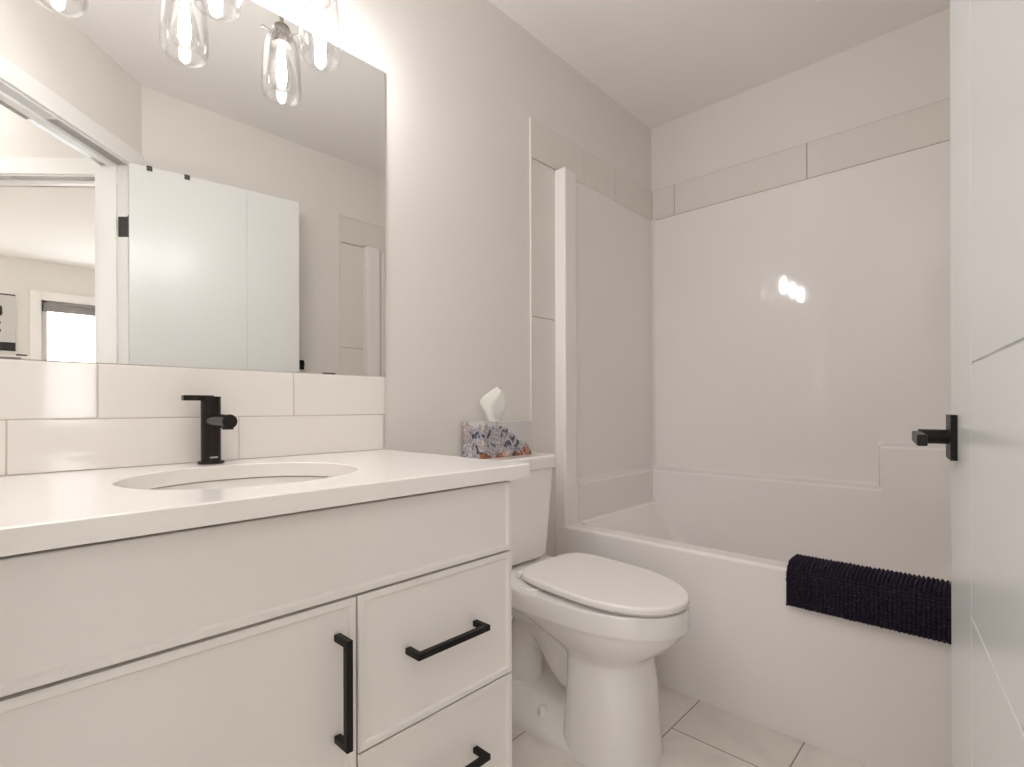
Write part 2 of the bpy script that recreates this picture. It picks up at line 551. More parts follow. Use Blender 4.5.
# ------------------------------------------------------------------ bathtub with surround
YA = 1.674                                  # apron face
tub = thing('bathtub', 'white one-piece bathtub and shower surround filling the alcove', 'bathtub', (0.75, 2.08, 0))
RIM = 0.492
X0, X1 = 0.005, XR - 0.005
bm = B()
rings = [rrect(X0, X1, YA - 0.0015, 2.49, 0.004, 0.0),
         rrect(X0, X1, YA - 0.0015, 2.49, 0.004, 0.480)]
for k in range(1, 7):
    a = math.pi / 2 * k / 6
    q = 0.012 * (1 - math.cos(a))
    rings.append(rrect(X0 + q, X1 - q, YA - 0.0015 + q, 2.49 - q, 0.006 + q, 0.480 + 0.012 * math.sin(a)))
rings += [rrect(0.040, XR - 0.045, 1.748, 2.452, 0.05, RIM - 0.001)]
for k in range(1, 6):
    a = math.pi / 2 * k / 5
    q = 0.022 * math.sin(a)
    rings.append(rrect(0.040 + q, XR - 0.045 - q, 1.748 + q, 2.452 - q * 0.4, 0.06, RIM - 0.001 - 0.022 * (1 - math.cos(a))))
rings += [rrect(0.150, XR - 0.085, 1.785, 2.446, 0.09, 0.365),
          rrect(0.260, XR - 0.110, 1.805, 2.440, 0.11, 0.23),
          rrect(0.330, XR - 0.130, 1.825, 2.425, 0.12, 0.15),
          rrect(0.390, XR - 0.165, 1.860, 2.350, 0.11, 0.12)]
loft(bm, rings)
obj('tub_basin', bm, M['acrylic'], tub, 50)

# wall panels: one moulded shell, swept as a grid over its plan contour and its height
plan = []                                   # (x, y, nx, ny, wallx, wally, kind)
def add(x, y, nx, ny, wx, wy, e):
    plan.append((x, y, nx, ny, wx, wy, e))
PF = 0.057
add(0.003, YA, 0, -1, 0.003, YA, 0)
add(PF - 0.008, YA, 0, -1, 0.0, YA, 0)
for k in range(1, 6):
    a = math.pi / 2 * k / 5
    add(PF - 0.008 + 0.008 * math.sin(a), YA + 0.008 * (1 - math.cos(a)), math.sin(a), -math.cos(a), 0.0, YA + 0.008 * (1 - math.cos(a)), 0)
add(PF, 1.745, 1, 0, 0.0, 1.745, 0)
for k in range(1, 9):
    t = k / 8
    add(PF + (0.013 - PF) * smoothstep(t), 1.748 + 0.056 * t, 1, 0, 0.0, 1.748 + 0.056 * t, 0.026 * smoothstep(t))
for y in (1.85, 1.95, 2.05, 2.15, 2.25, 2.35, 2.42):
    add(0.013, y, 1, 0, 0.0, y, 0.026)
YP, CR = 2.488, 0.022
for k in range(0, 9):
    a = math.pi / 2 * k / 8
    nx, ny = math.cos(a), -math.sin(a)
    cx, cyy = 0.013 + CR, YP - CR
    add(cx - CR * nx, cyy - CR * ny, nx, ny, max(0.0, cx - CR * nx - 0.013) * 1.0, YB if k else YP - CR, 0.026 + (0.058 - 0.026) * k / 8)
half = list(plan)
xs = [0.10, 0.2, 0.3, 0.4, 0.5, 0.6, 0.7, 0.8, 0.9, 0.96, 0.975, 0.980] + [0.982 + 0.0025 * i for i in range(13)] + [1.02, 1.06, 1.12, 1.2, 1.3, 1.4]
for x in xs:
    add(x, YP, 0, -1, x, YB, 0.058)
for p in reversed(half):
    add(XR - p[0], p[1], -p[2], p[3], XR - p[4], p[5], p[6])
zs = sorted(set([0.135, 0.25, 0.36, 0.46, 0.55, 0.62] + [round(0.638 + 0.0025 * i, 4) for i in range(16)] + [0.70, 0.76, 0.80]
                + [round(0.806 + 0.0025 * i, 4) for i in range(16)] + [0.87, 0.95, 1.1, 1.25, 1.4, 1.55, 1.7, 1.85, 1.93, 1.945]))
def ledge(z, zf, zb):
    """0 above the shelf, 1 below it; shelf slopes gently from zb at the wall to zf at its nose."""
    if z >= zb + 0.006: return 0.0
    if z <= zf - 0.006: return 1.0
    if z >= zb: return 0.06 * ((zb + 0.006 - z) / 0.006) ** 2
    if z <= zf: return 1.0 - 0.10 * ((z - zf + 0.006) / 0.006) ** 2
    return 0.06 + (0.90 - 0.06) * (zb - z) / (zb - zf)
bm = B()
grid = []
for z in zs:
    row = []
    for i, (x, y, nx, ny, wx, wy, e) in enumerate(plan):
        o1 = ledge(z, 0.650, 0.662)
        hi = smoothstep((x - 0.985) / 0.018)
        if e > 0.03 or x > 1.0:
            o1 = max(o1, ledge(z, 0.818, 0.831) * hi)
        row.append(bm.verts.new((x + nx * e * o1, y + ny * e * o1, z)))
    grid.append(row)
top = []
for q, zz in ((0.003, 1.951), (0.008, 1.953)):
    top.append([bm.verts.new((x - nx * q, y - ny * q, zz)) for (x, y, nx, ny, wx, wy, e) in plan])
top.append([bm.verts.new((min(max(wx, 0.003), XR - 0.003), min(wy, YB - 0.003), 1.953)) for (x, y, nx, ny, wx, wy, e) in plan])
grid += top
for r0, r1 in zip(grid, grid[1:]):
    for i in range(len(plan) - 1):
        bm.faces.new((r0[i], r0[i + 1], r1[i + 1], r1[i]))
obj('surround_panel', bm, M['acrylic'], tub, 50)

# tile border round the alcove (setting)
TZ0, TZ1, TT, G = 1.9525, 2.108, 0.006, 0.0016
bm = B()
def tile(x0, x1, y0, y1, z0, z1):
    for f in box(bm, x0, x1, y0, y1, z0, z1, 0.0012, 1): pass
for y0, y1 in ((1.527, 1.880), (1.880, 2.132), (2.132, YB)):
    tile(0, TT, y0 + G, y1 - G, TZ0 + G, TZ1 - G)
for x0, x1 in ((TT, 0.130), (0.130, 0.736), (0.736, 1.330), (1.330, XR - TT)):
    tile(x0 + G, x1 - G, YB - TT, YB, TZ0 + G, TZ1 - G)
for y0, y1 in ((1.527, 1.880), (1.880, 2.132), (2.132, YB)):
    tile(XR - TT, XR, y0 + G, y1 - G, TZ0 + G, TZ1 - G)
for z0, z1 in ((1.331, TZ0), (0.722, 1.331), (0.11, 0.722)):
    tile(0, TT, 1.527 + G, YA + 0.02, z0 + G, z1 - G)
    tile(XR - TT, XR, 1.527 + G, YA + 0.02, z0 + G, z1 - G)
t4 = struct('trim_4', bm, M['band'], 'greige ceramic tile border edging the bathtub alcove', 'tile border')
bm = B()
for a in ((0.0005, 0.0035, 1.527, YB, TZ0 - 0.01, TZ1), (0.0005, 0.0035, 1.527, YA + 0.02, 0.11, TZ1),
          (XR - 0.0035, XR - 0.0005, 1.527, YB, TZ0 - 0.01, TZ1), (XR - 0.0035, XR - 0.0005, 1.527, YA + 0.02, 0.11, TZ1),
          (0.002, XR - 0.002, YB - 0.0035, YB - 0.0005, TZ0 - 0.01, TZ1)):
    box(bm, *a)
obj('grout', bm, M['bandgrout'], t4)
bm = B()
box(bm, 0, 0.0075, 1.5225, 1.5285, 0.11, TZ1 + 0.001)
box(bm, XR - 0.0075, XR, 1.5225, 1.5285, 0.11, TZ1 + 0.001)
obj('edge_strip', bm, M['band'], t4)

bm = B()
box(bm, 0.0, 0.013, 0.835, YA - 0.001, 0, 0.105, 0.003)
struct('baseboard_left', bm, M['trim'], 'white baseboard behind the toilet', 'baseboard')
bm = B()
box(bm, XR - 0.013, XR, K.y + 0.02, YA - 0.001, 0, 0.105, 0.003)
struct('baseboard_right', bm, M['trim'], 'white baseboard behind the open door', 'baseboard')

# ------------------------------------------------------------------ vanity cabinet
van = thing('vanity_cabinet', 'white slim-shaker vanity cabinet with black bar pulls under the sink', 'cabinet', (0.28, 0.36, 0))
VY0, VY1, VXF = -0.094, 0.822, 0.563
VZ1 = 0.817
bm = B()
T = 0.016
XB = VXF - 0.0205
box(bm, 0.003, XB, VY1 - T, VY1, 0.0, VZ1)          # right side
box(bm, 0.003, XB, VY0, VY0 + T, 0.0, VZ1)          # left side
box(bm, 0.003, XB, VY0 + T, VY1 - T, 0.095, 0.111)  # floor
box(bm, 0.003, 0.010, VY0 + T, VY1 - T, 0.111, VZ1) # back
box(bm, XB - 0.016, XB, VY0 + T, VY1 - T, 0.70, 0.7875)
box(bm, 0.003, XB, 0.4475 - T / 2, 0.4475 + T / 2, 0.111, 0.655)
box(bm, XB - 0.075, XB - 0.059, VY0 + T, VY1 - T, 0.0, 0.095)   # toe kick
obj('carcass', bm, M['cabinet'], van)

def front(name, y0, y1, z0, z1, parent, border=0.0155, depth=0.0055, open_top=False):
    bm = B()
    fs = box(bm, VXF - 0.019, VXF, y0, y1, z0, z1)
    bm.faces.ensure_lookup_table()
    f = [q for q in bm.faces if q.calc_center_median().x > VXF - 1e-5][0]
    bmesh.ops.inset_region(bm, faces=[f], thickness=border, depth=0)
    bmesh.ops.inset_region(bm, faces=[f], thickness=0.0045, depth=-depth)
    bm.normal_update()
    if open_top:                 # the recess runs up under the countertop edge
        for v in bm.verts:
            if v.co.z > z1 - 0.03 and v.co.z < z1 - 1e-5:
                v.co.z = z1 - (0.0012 if v.co.x > VXF - 1e-5 else 0.0006)
    bm.normal_update()
    es = [e for e in bm.edges if all(abs(v.co.x - VXF) < 1e-6 for v in e.verts) and any(abs(v.co.y - y0) < 1e-6 or abs(v.co.y - y1) < 1e-6 or abs(v.co.z - z0) < 1e-6 or abs(v.co.z - z1) < 1e-6 for v in e.verts)
          and len(e.link_faces) == 2 and any(abs(q.normal.x) < 0.5 for q in e.link_faces)]
    bmesh.ops.bevel(bm, geom=es, offset=0.0016, segments=2, affect='EDGES')
    return obj(name, bm, M['cabinet'], parent, 25)

def pull(parent, y0, y1, z0, z1, sz=0.0115, out=0.031, name='handle'):
    """square-section bar pull; runs along whichever of y / z is longer."""
    bm = B()
    xf = VXF
    if abs(z1 - z0) > abs(y1 - y0):
        ym = (y0 + y1) / 2
        box(bm, xf + out - sz * 0.5, xf + out + sz * 0.5, ym - sz / 2, ym + sz / 2, z0, z1, 0.0012)
        for z in (z0, z1 - sz):
            box(bm, xf - 0.004, xf + out, ym - sz / 2, ym + sz / 2, z, z + sz, 0.0012)
    else:
        zm = (z0 + z1) / 2
        box(bm, xf + out - sz * 0.5, xf + out + sz * 0.5, y0, y1, zm - sz / 2, zm + sz / 2, 0.0012)
        for y in (y0, y1 - sz):
            box(bm, xf - 0.004, xf + out, y, y + sz, zm - sz / 2, zm + sz / 2, 0.0012)
    return tag(obj(name, bm, M['black'], parent), 'matte black square bar pull')

g = 0.0019
front('false_front', VY0 + g, VY1 - 0.0005, 0.6638, 0.8112, van, open_top=True)
d_ = front('door', VY0 + g, 0.4475 - g, 0.115, 0.6590, van)
pull(d_, 0.4085, 0.4185, 0.433, 0.608)
d1 = front('drawer', 0.4475 + g, VY1 - 0.0005, 0.3972, 0.6590, van)
pull(d1, 0.545, 0.720, 0.529, 0.539)
d2 = front('drawer', 0.4475 + g, VY1 - 0.0005, 0.115, 0.3930, van)
pull(d2, 0.545, 0.720, 0.271, 0.281)

# ------------------------------------------------------------------ countertop with oval cut-out
CX0, CX1, CY0, CY1, CZ0, CZ1 = 0.0, 0.582, -0.115, 0.859, 0.8185, 0.849
SX, SY, SRX, SRY = 0.300, 0.370, 0.185, 0.203
def counter_mesh():
    bm = B()
    angs = [2 * math.pi * i / 96 for i in range(96)]
    for cx, cyy in ((CX0, CY0), (CX0, CY1), (CX1, CY0), (CX1, CY1)):
        angs.append(math.atan2(cyy - SY, cx - SX) % (2 * math.pi))
    angs = sorted(angs)
    loops = {k: [] for k in ('ot', 'ob', 'it', 'it2', 'ib', 'om')}
    for a in angs:
        c, s = math.cos(a), math.sin(a)
        tx = (CX1 - SX) / c if c > 1e-9 else ((CX0 - SX) / c if c < -1e-9 else 1e9)
        ty = (CY1 - SY) / s if s > 1e-9 else ((CY0 - SY) / s if s < -1e-9 else 1e9)
        t = min(tx, ty)
        r = 1.0 / math.sqrt((c / SRX) ** 2 + (s / SRY) ** 2)
        ox, oy = SX + t * c, SY + t * s
        q = 0.0025
        ix, iy = (min(max(ox, CX0 + q), CX1 - q), min(max(oy, CY0 + q), CY1 - q))
        loops['ot'].append(bm.verts.new((ix, iy, CZ1)))
        loops['om'].append(bm.verts.new((ox, oy, CZ1 - q)))
        loops['ob'].append(bm.verts.new((ox, oy, CZ0)))
        loops['it'].append(bm.verts.new((SX + (r + 0.002) * c, SY + (r + 0.002) * s, CZ1)))
        loops['it2'].append(bm.verts.new((SX + r * c, SY + r * s, CZ1 - 0.002)))
        loops['ib'].append(bm.verts.new((SX + r * c, SY + r * s, CZ0)))
    n = len(angs)
    seq = ['it', 'ot', 'om', 'ob', 'ib', 'it2', 'it']
    for p, q in zip(seq, seq[1:]):
        for i in range(n):
            j = (i + 1) % n
            bm.faces.new((loops[p][i], loops[p][j], loops[q][j], loops[q][i]))
    return bm
ct = obj('countertop', counter_mesh(), M['quartz'])
tag(ct, 'white quartz countertop with an oval sink cut-out on the vanity', 'countertop')

bm = B()
prof = []
rings = []
for sc, z in ((1.10, 0.8175), (1.035, 0.8150), (1.03, 0.812), (1.00, 0.79), (0.94, 0.755), (0.84, 0.725), (0.66, 0.703), (0.4, 0.693), (0.13, 0.690), (0.13, 0.680),
              (0.42, 0.681), (0.70, 0.692), (0.89, 0.716), (0.985, 0.75), (1.04, 0.79), (1.10, 0.812)):
    rings.append([(SX + SRX * sc * math.cos(2 * math.pi * i / 64), SY + SRY * sc * math.sin(2 * math.pi * i / 64), z) for i in range(64)])
vr = loft(bm, rings, False, False)
for i in range(64):
    j = (i + 1) % 64
    bm.faces.new((vr[-1][i], vr[-1][j], vr[0][j], vr[0][i]))
sk = thing('sink_basin', 'white oval undermount sink basin set in the countertop', 'sink', (SX, SY, 0.69))
obj('bowl', bm, M['porcelain'], sk)
bm = B()
lathe(bm, (SX, SY, 0.689), [(0.030, 0.000), (0.030, 0.004), (0.026, 0.0055), (0.018, 0.0035), (0.0, 0.0035)], 32, cap0=True)
tag(obj('drain', bm, M['blackfaucet'], sk), 'dark round drain')

# ------------------------------------------------------------------ faucet
FX, FY = 0.052, 0.380
fa = thing('faucet', 'black single-lever faucet standing behind the sink', 'faucet', (FX, FY, CZ1))
bm = B(); cyl(bm, (FX, FY, CZ1), (FX, FY, CZ1 + 0.0065), 0.0265, n=48, bevel=0.0015)
obj('base_ring', bm, M['blackfaucet'], fa)
bm = B(); cyl(bm, (FX, FY, CZ1 + 0.0065), (FX, FY, CZ1 + 0.136), 0.0200, n=48, bevel=0.001)
body = obj('body', bm, M['blackfaucet'], fa)
bm = B(); box(bm, FX + 0.0192, FX + 0.0206, FY - 0.008, FY + 0.008, CZ1 + 0.013, CZ1 + 0.0165, 0.0005)
obj('maker_mark', bm, M['mark'], body)
bm = B(); cyl(bm, (FX + 0.008, FY, CZ1 + 0.096), (FX + 0.122, FY, CZ1 + 0.096), 0.0148, n=40, bevel=0.0015)
cyl(bm, (FX + 0.108, FY, CZ1 + 0.079), (FX + 0.108, FY, CZ1 + 0.091), 0.011, n=28)
obj('spout', bm, M['blackfaucet'], fa)
bm = B()
cyl(bm, (FX, FY, CZ1 + 0.1362), (FX, FY, CZ1 + 0.150), 0.0200, n=48, bevel=0.001)
box(bm, FX - 0.010, FX + 0.010, FY - 0.056, FY + 0.004, CZ1 + 0.1405, CZ1 + 0.1525, 0.002)
obj('lever', bm, M['blackfaucet'], fa)

# ------------------------------------------------------------------ tile backsplash
bs = thing('tile_backsplash', 'two rows of glossy white tiles between countertop and mirror', 'backsplash', (0.004, 0.37, CZ1))
bm = B()
MZ0 = 1.0655
def bt(y0, y1, z0, z1):
    box(bm, 0.0005, 0.009, y0 + 0.001, y1 - 0.001, z0 + 0.001, z1 - 0.001, 0.0022, 3)
for z0, z1, j in ((0.8492, 0.952, 0.053), (0.952, MZ0 - 0.001, 0.186)):
    ys = [j + 0.4005 * k for k in range(-2, 4)]
    ys = [max(CY0, min(0.8605, y)) for y in ys]
    for y0, y1 in zip(ys, ys[1:]):
        if y1 - y0 > 0.02: bt(y0, y1, z0, z1)
obj('tile', bm, M['subway'], bs, 60)
bm = B(); box(bm, 0.0, 0.0072, CY0, 0.8603, 0.8492, MZ0 - 0.001)
obj('grout', bm, M['grout'], bs)

# ------------------------------------------------------------------ mirror
MT = 0.005
mi = thing('wall_mirror', 'large frameless mirror above the tiled backsplash', 'mirror', (0.0, 0.37, MZ0))
bm = B()
box(bm, 0.0004, MT, CY0 - 0.01, 0.8635, MZ0, 1.975, 0.0006, 1)
for f in bm.faces: f.material_index = 0
for f in bm.faces:
    if abs(f.normal.x) < 0.5: f.material_index = 1
obj('mirror_glass', bm, [M['mirror'], M['steel']], mi, 0)
for y in (0.685, 0.055):
    bm = B()
    box(bm, 0.0004, MT + 0.0016, y - 0.018, y + 0.018, MZ0 - 0.0008, MZ0 + 0.0035, 0.0005)
    tag(obj('mirror_clip', bm, M['steel'], mi), 'small dark clip at the bottom edge')

# ------------------------------------------------------------------ vanity light
LX = 0.118
LY = (0.137, 0.3715, 0.606)
RODZ = 2.098
vl = thing('vanity_light', 'three-bulb nickel bath bar light with clear glass shades above the mirror', 'light fixture', (0, 0.3715, 2.08))
bm = B(); box(bm, 0.0, 0.022, 0.3715 - 0.10, 0.3715 + 0.10, 2.040, 2.140, 0.004, 3)
obj('backplate', bm, M['nickel'], vl)
bm = B()
tube(bm, [(0.02, 0.3715, RODZ), (LX, 0.3715, RODZ)], 0.007)
pts = []
for sgn, yy in ((-1, LY[0]), (1, LY[2])):
    arc = [(LX, yy - sgn * 0.022, RODZ)] + [(LX, yy - sgn * 0.022 + sgn * 0.022 * math.sin(math.pi / 2 * k / 6), RODZ - 0.022 * (1 - math.cos(math.pi / 2 * k / 6))) for k in range(1, 7)] + [(LX, yy, RODZ - 0.070)]
    pts.append(arc)
tube(bm, list(reversed(pts[0])) + pts[1], 0.0058)
tube(bm, [(LX, LY[1], RODZ), (LX, LY[1], RODZ - 0.070)], 0.0058)
obj('arm_bar', bm, M['nickel'], vl)
for y in LY:
    bm = B()
    zc = RODZ - 0.066
    lathe(bm, (LX, y, 0), [(0.0, zc + 0.006), (0.008, zc + 0.006), (0.0105, zc), (0.019, zc - 0.001), (0.021, zc - 0.004), (0.021, zc - 0.012), (0.0245, zc - 0.014), (0.0245, zc - 0.030), (0.0225, zc - 0.031), (0.0225, zc - 0.035),
                           (0.0245, zc - 0.036), (0.0245, zc - 0.054), (0.017, zc - 0.056), (0.0, zc - 0.056)], 36)
    for k in range(3):
        a = math.radians(25 + 120 * k)
        d = Vector((math.cos(a), math.sin(a), 0.0))
        p = Vector((LX, y, zc - 0.030))
        tube(bm, [p + d * 0.018, p + d * 0.050], 0.0028, 8)
        tube(bm, [p + d * 0.050, p + d * 0.056], 0.0048, 8)
    so = obj('lamp_socket', bm, M['steel'], vl)
    # clear glass jar shade: open collar on top, rounded shoulder, slightly tapered wall, rounded lower edge
    bm = B()
    zt = zc - 0.014
    outer = [(0.0245, zt), (0.0262, zt - 0.010), (0.032, zt - 0.022), (0.0395, zt - 0.036), (0.0425, zt - 0.055), (0.0455, zt - 0.10),
             (0.0475, zt - 0.150), (0.0470, zt - 0.172), (0.0440, zt - 0.186), (0.0385, zt - 0.194)]
    outer = [(r * 1.08, zt + (z - zt) * 0.965) for r, z in outer]
    inner = [(r - 0.0025, z + (0.0015 if i > 7 else 0)) for i, (r, z) in enumerate(outer)]
    lathe(bm, (LX, y, 0), outer + list(reversed(inner)), 40)
    obj('glass_shade', bm, M['glass'], so, 60)
    bm = B()
    zb = zc - 0.054
    lathe(bm, (LX, y, 0), [(0.0, zb), (0.0135, zb), (0.0145, zb - 0.010), (0.018, zb - 0.030), (0.025, zb - 0.060), (0.0295, zb - 0.085), (0.0285, zb - 0.102), (0.021, zb - 0.117), (0.010, zb - 0.124), (0.0, zb - 0.126)], 32)
    bu = obj('bulb', bm, M['glass'], so, 60)
    bm = B()
    lathe(bm, (LX, y, 0), [(0.0, zb - 0.012), (0.008, zb - 0.014), (0.0095, zb - 0.036), (0.0125, zb - 0.068), (0.0135, zb - 0.092), (0.010, zb - 0.108), (0.0, zb - 0.114)], 16)
    obj('filament', bm, M['filament'], so, 60)

# ------------------------------------------------------------------ toilet
TY = 1.297
to = thing('toilet', 'white two-piece toilet with closed lid between vanity and bathtub', 'toilet', (0.4, TY, 0))
def egg(xb, xf, hw, z, xm=0.5, nb=2.6, nf=2.05, n=64, dy=0.0):
    pts = []
    xc = xb + (xf - xb) * xm
    for i in range(n):
        a = 2 * math.pi * i / n
        c, s = math.cos(a), math.sin(a)
        e = 2 / (nf if c > 0 else nb)
        x = (abs(c) ** e) * (1 if c > 0 else -1) * ((xf - xc) if c > 0 else (xc - xb))
        y = (abs(s) ** e) * (1 if s > 0 else -1) * hw
        pts.append((xc + x, TY + dy + y, z))
    return pts
def lidegg(*a):
    # seat and lid sit a touch askew on the bowl
    return [(x, y + 0.012 + (0.5 - x) * 0.10, z) for x, y, z in egg(*a)]
bm = B()
rings = [egg(0.405, 0.658, 0.132, 0.0, 0.42, 3.4, 2.5, dy=-0.011), egg(0.405, 0.657, 0.132, 0.012, 0.42, 3.4, 2.5, dy=-0.011), egg(0.408, 0.648, 0.129, 0.10, 0.42, 3.4, 2.45, dy=-0.009),
         egg(0.410, 0.640, 0.124, 0.20, 0.42, 3.2, 2.4, dy=-0.005), egg(0.405, 0.629, 0.121, 0.262, 0.42, 2.8, 2.3, dy=-0.003), egg(0.385, 0.634, 0.124, 0.280, 0.45, 2.6, 2.3),
         egg(0.330, 0.662, 0.138, 0.300, 0.5, 2.4, 2.2), egg(0.265, 0.694, 0.154, 0.325, 0.52, 2.5, 2.1), egg(0.210, 0.715, 0.164, 0.348, 0.54, 2.8, 2.05),
         egg(0.150, 0.725, 0.168, 0.364, 0.54, 3.4, 2.05), egg(0.120, 0.732, 0.1735, 0.372, 0.54, 3.8, 2.05), egg(0.114, 0.7365, 0.1765, 0.380, 0.54, 3.8, 2.05), egg(0.115, 0.737, 0.177, 0.424, 0.54, 3.8, 2.05),
         egg(0.119, 0.733, 0.173, 0.432, 0.54, 3.8, 2.05)]
loft(bm, rings)
# rear deck under the tank
loft(bm, [rrect(0.10, 0.33, TY - 0.085, TY + 0.085, 0.04, 0.30), rrect(0.05, 0.36, TY - 0.150, TY + 0.150, 0.05, 0.378), rrect(0.045, 0.36, TY - 0.158, TY + 0.158, 0.05, 0.425), rrect(0.05, 0.355, TY - 0.152, TY + 0.152, 0.05, 0.436)])
# trapway: a fat S-shaped tube down the back
tp = [(0.52, TY, 0.19), (0.46, TY, 0.155), (0.40, TY, 0.15), (0.345, TY, 0.19), (0.30, TY, 0.255), (0.255, TY, 0.285), (0.205, TY, 0.26), (0.175, TY, 0.20), (0.165, TY, 0.10), (0.165, TY, 0.01)]
fine = []
for i in range(len(tp) - 1):
    for k in range(4):
        fine.append(Vector(tp[i]).lerp(Vector(tp[i + 1]), k / 4))
fine.append(Vector(tp[-1]))
for _ in range(4):
    fine = [fine[0]] + [(fine[i - 1] + fine[i] * 2 + fine[i + 1]) / 4 for i in range(1, len(fine) - 1)] + [fine[-1]]
tube(bm, fine, 0.062, 28, [0.075 if i < 8 else 0.064 for i in range(len(fine))])
loft(bm, [rrect(0.12, 0.50, TY - 0.085, TY + 0.085, 0.06, 0.385), rrect(0.14, 0.48, TY - 0.062, TY + 0.062, 0.05, 0.30), rrect(0.15, 0.46, TY - 0.035, TY + 0.035, 0.03, 0.20)])
# foot
loft(bm, [rrect(0.125, 0.56, TY - 0.142, TY + 0.142, 0.05, 0.0), rrect(0.125, 0.56, TY - 0.142, TY + 0.142, 0.05, 0.012), rrect(0.13, 0.55, TY - 0.134, TY + 0.134, 0.05, 0.030),
          rrect(0.135, 0.54, TY - 0.100, TY + 0.100, 0.05, 0.052), rrect(0.14, 0.53, TY - 0.060, TY + 0.060, 0.05, 0.080)])
obj('bowl', bm, M['porcelain'], to, 40)
for sgn in (-1, 1):
    bm = B()
    lathe(bm, (0.330, TY + sgn * 0.095, 0.046), [(0.016, 0.0), (0.016, 0.010), (0.0135, 0.018), (0.008, 0.023), (0.0, 0.0245)], 24, cap0=True)
    obj('bolt_cap', bm, M['caulk'], to, 60)

def slab(bm, outline, z0, z1, r0, r1):
    """flat slab with rounded lower and upper edges; outline(z, inset) -> ring"""
    rr = []
    for k in range(5):
        a = math.pi / 2 * k / 4
        rr.append(outline(z0 + r0 * (1 - math.cos(a)) if False else z0 + r0 * (1 - math.sin(math.pi / 2 - a)), r0 * (1 - math.sin(a))))
    for k in range(5):
        a = math.pi / 2 * k / 4
        rr.append(outline(z1 - r1 * (1 - math.sin(a)), r1 * (1 - math.cos(a))))
    loft(bm, rr)
bm = B()
slab(bm, lambda z, q: lidegg(0.262 + q, 0.722 - q, 0.150 - q, z, 0.48, 3.3, 2.05), 0.4325, 0.4400, 0.002, 0.003)
obj('seat', bm, M['seat'], to, 50)
bm = B()
slab(bm, lambda z, q: lidegg(0.228 + q, 0.743 - q, 0.174 - q, z, 0.48, 4.4, 2.05), 0.4445, 0.4640, 0.004, 0.008)
obj('lid', bm, M['seat'], to, 50)
for sgn in (-1, 1):
    bm = B()
    cyl(bm, (0.240, TY + sgn * 0.055, 0.448), (0.240, TY + sgn * 0.105, 0.448), 0.011, n=20, bevel=0.003)
    box(bm, 0.218, 0.260, TY + sgn * 0.080 - 0.018, TY + sgn * 0.080 + 0.018, 0.4325, 0.445, 0.004, 3)
    obj('hinge', bm, M['seat'], to, 50)
bm = B()
loft(bm, [rrect(0.055, 0.150, TY - 0.105, TY + 0.100, 0.03, 0.4445), rrect(0.035, 0.162, TY - 0.130, TY + 0.130, 0.03, 0.4475), rrect(0.028, 0.167, TY - 0.137, TY + 0.137, 0.03, 0.460),
          rrect(0.024, 0.172, TY - 0.152, TY + 0.152, 0.03, 0.60), rrect(0.020, 0.176, TY - 0.166, TY + 0.165, 0.03, 0.758)])
tk = obj('tank', bm, M['porcelain'], to, 40)
bm = B()
cyl(bm, (0.10, TY, 0.43), (0.10, TY, 0.447), 0.032, n=24)
obj('tank_gasket', bm, M['cabinet_in'], to)
bm = B()
slab(bm, lambda z, q: rrect(0.014 + q, 0.184 - q, TY - 0.178 + q, TY + 0.178 - q, 0.035, z), 0.7575, 0.8035, 0.004, 0.010)
obj('tank_lid', bm, M['porcelain'], to, 50)

# ------------------------------------------------------------------ tissue box
TBZ, TBH = 0.8036, 0.121
tb = thing('tissue_box', 'tissue box printed with snowy mountains on the toilet tank lid', 'tissue box', (0.06, 1.29, TBZ))
c0 = Vector((0.110, 1.168, TBZ)); dl = Vector((-0.012, 0.240, 0)).normalized(); dw = Vector((-dl.y, dl.x, 0))
bm = B()
obox(bm, c0, dl, dw, AZ, 0, 0.252, 0, 0.100, 0, TBH, 0.0012)
M['carton'] = tissue_box_material(-0.0, TBH, 0.005)
obj('carton', bm, M['carton'], tb)
ctr = c0 + dl * 0.105 + dw * 0.049 + AZ * TBH
bm = B()
lay = []
NT = 28
for k in range(16):
    t = k / 15
    h = 0.115 * t
    wdt = 0.020 + 0.020 * math.sin(math.pi * min(1, t * 1.15) * 0.72) if t < 0.5 else 0.0385 * (1 - ((t - 0.5) / 0.5) ** 1.6) + 0.0025
    dep = (0.007 + 0.013 * math.sin(math.pi * t * 0.8)) * (1 - t * 0.8) + 0.001
    wdt *= 1.55
    off = -0.012 * math.sin(math.pi * t) + 0.024 * t * t
    ring = []
    for i in range(NT):
        a = 2 * math.pi * i / NT
        fold = 1 + 0.22 * math.sin(3 * a + 2.2 * t) + 0.13 * math.sin(5 * a - 4 * t)
        p = ctr + dl * (off + wdt * math.cos(a) * (1 + 0.1 * math.sin(7 * t + a))) + dw * (dep * math.sin(a) * fold + 0.006 * math.sin(4 * t + 2 * math.cos(a))) + AZ * (h + 0.006 * math.cos(2 * a) * t)
        ring.append(p)
    lay.append(ring)
loft(bm, lay, False, True)
tag(obj('tissue', bm, M['tissue'], tb, 40), 'white tissue pulled up from the slot')

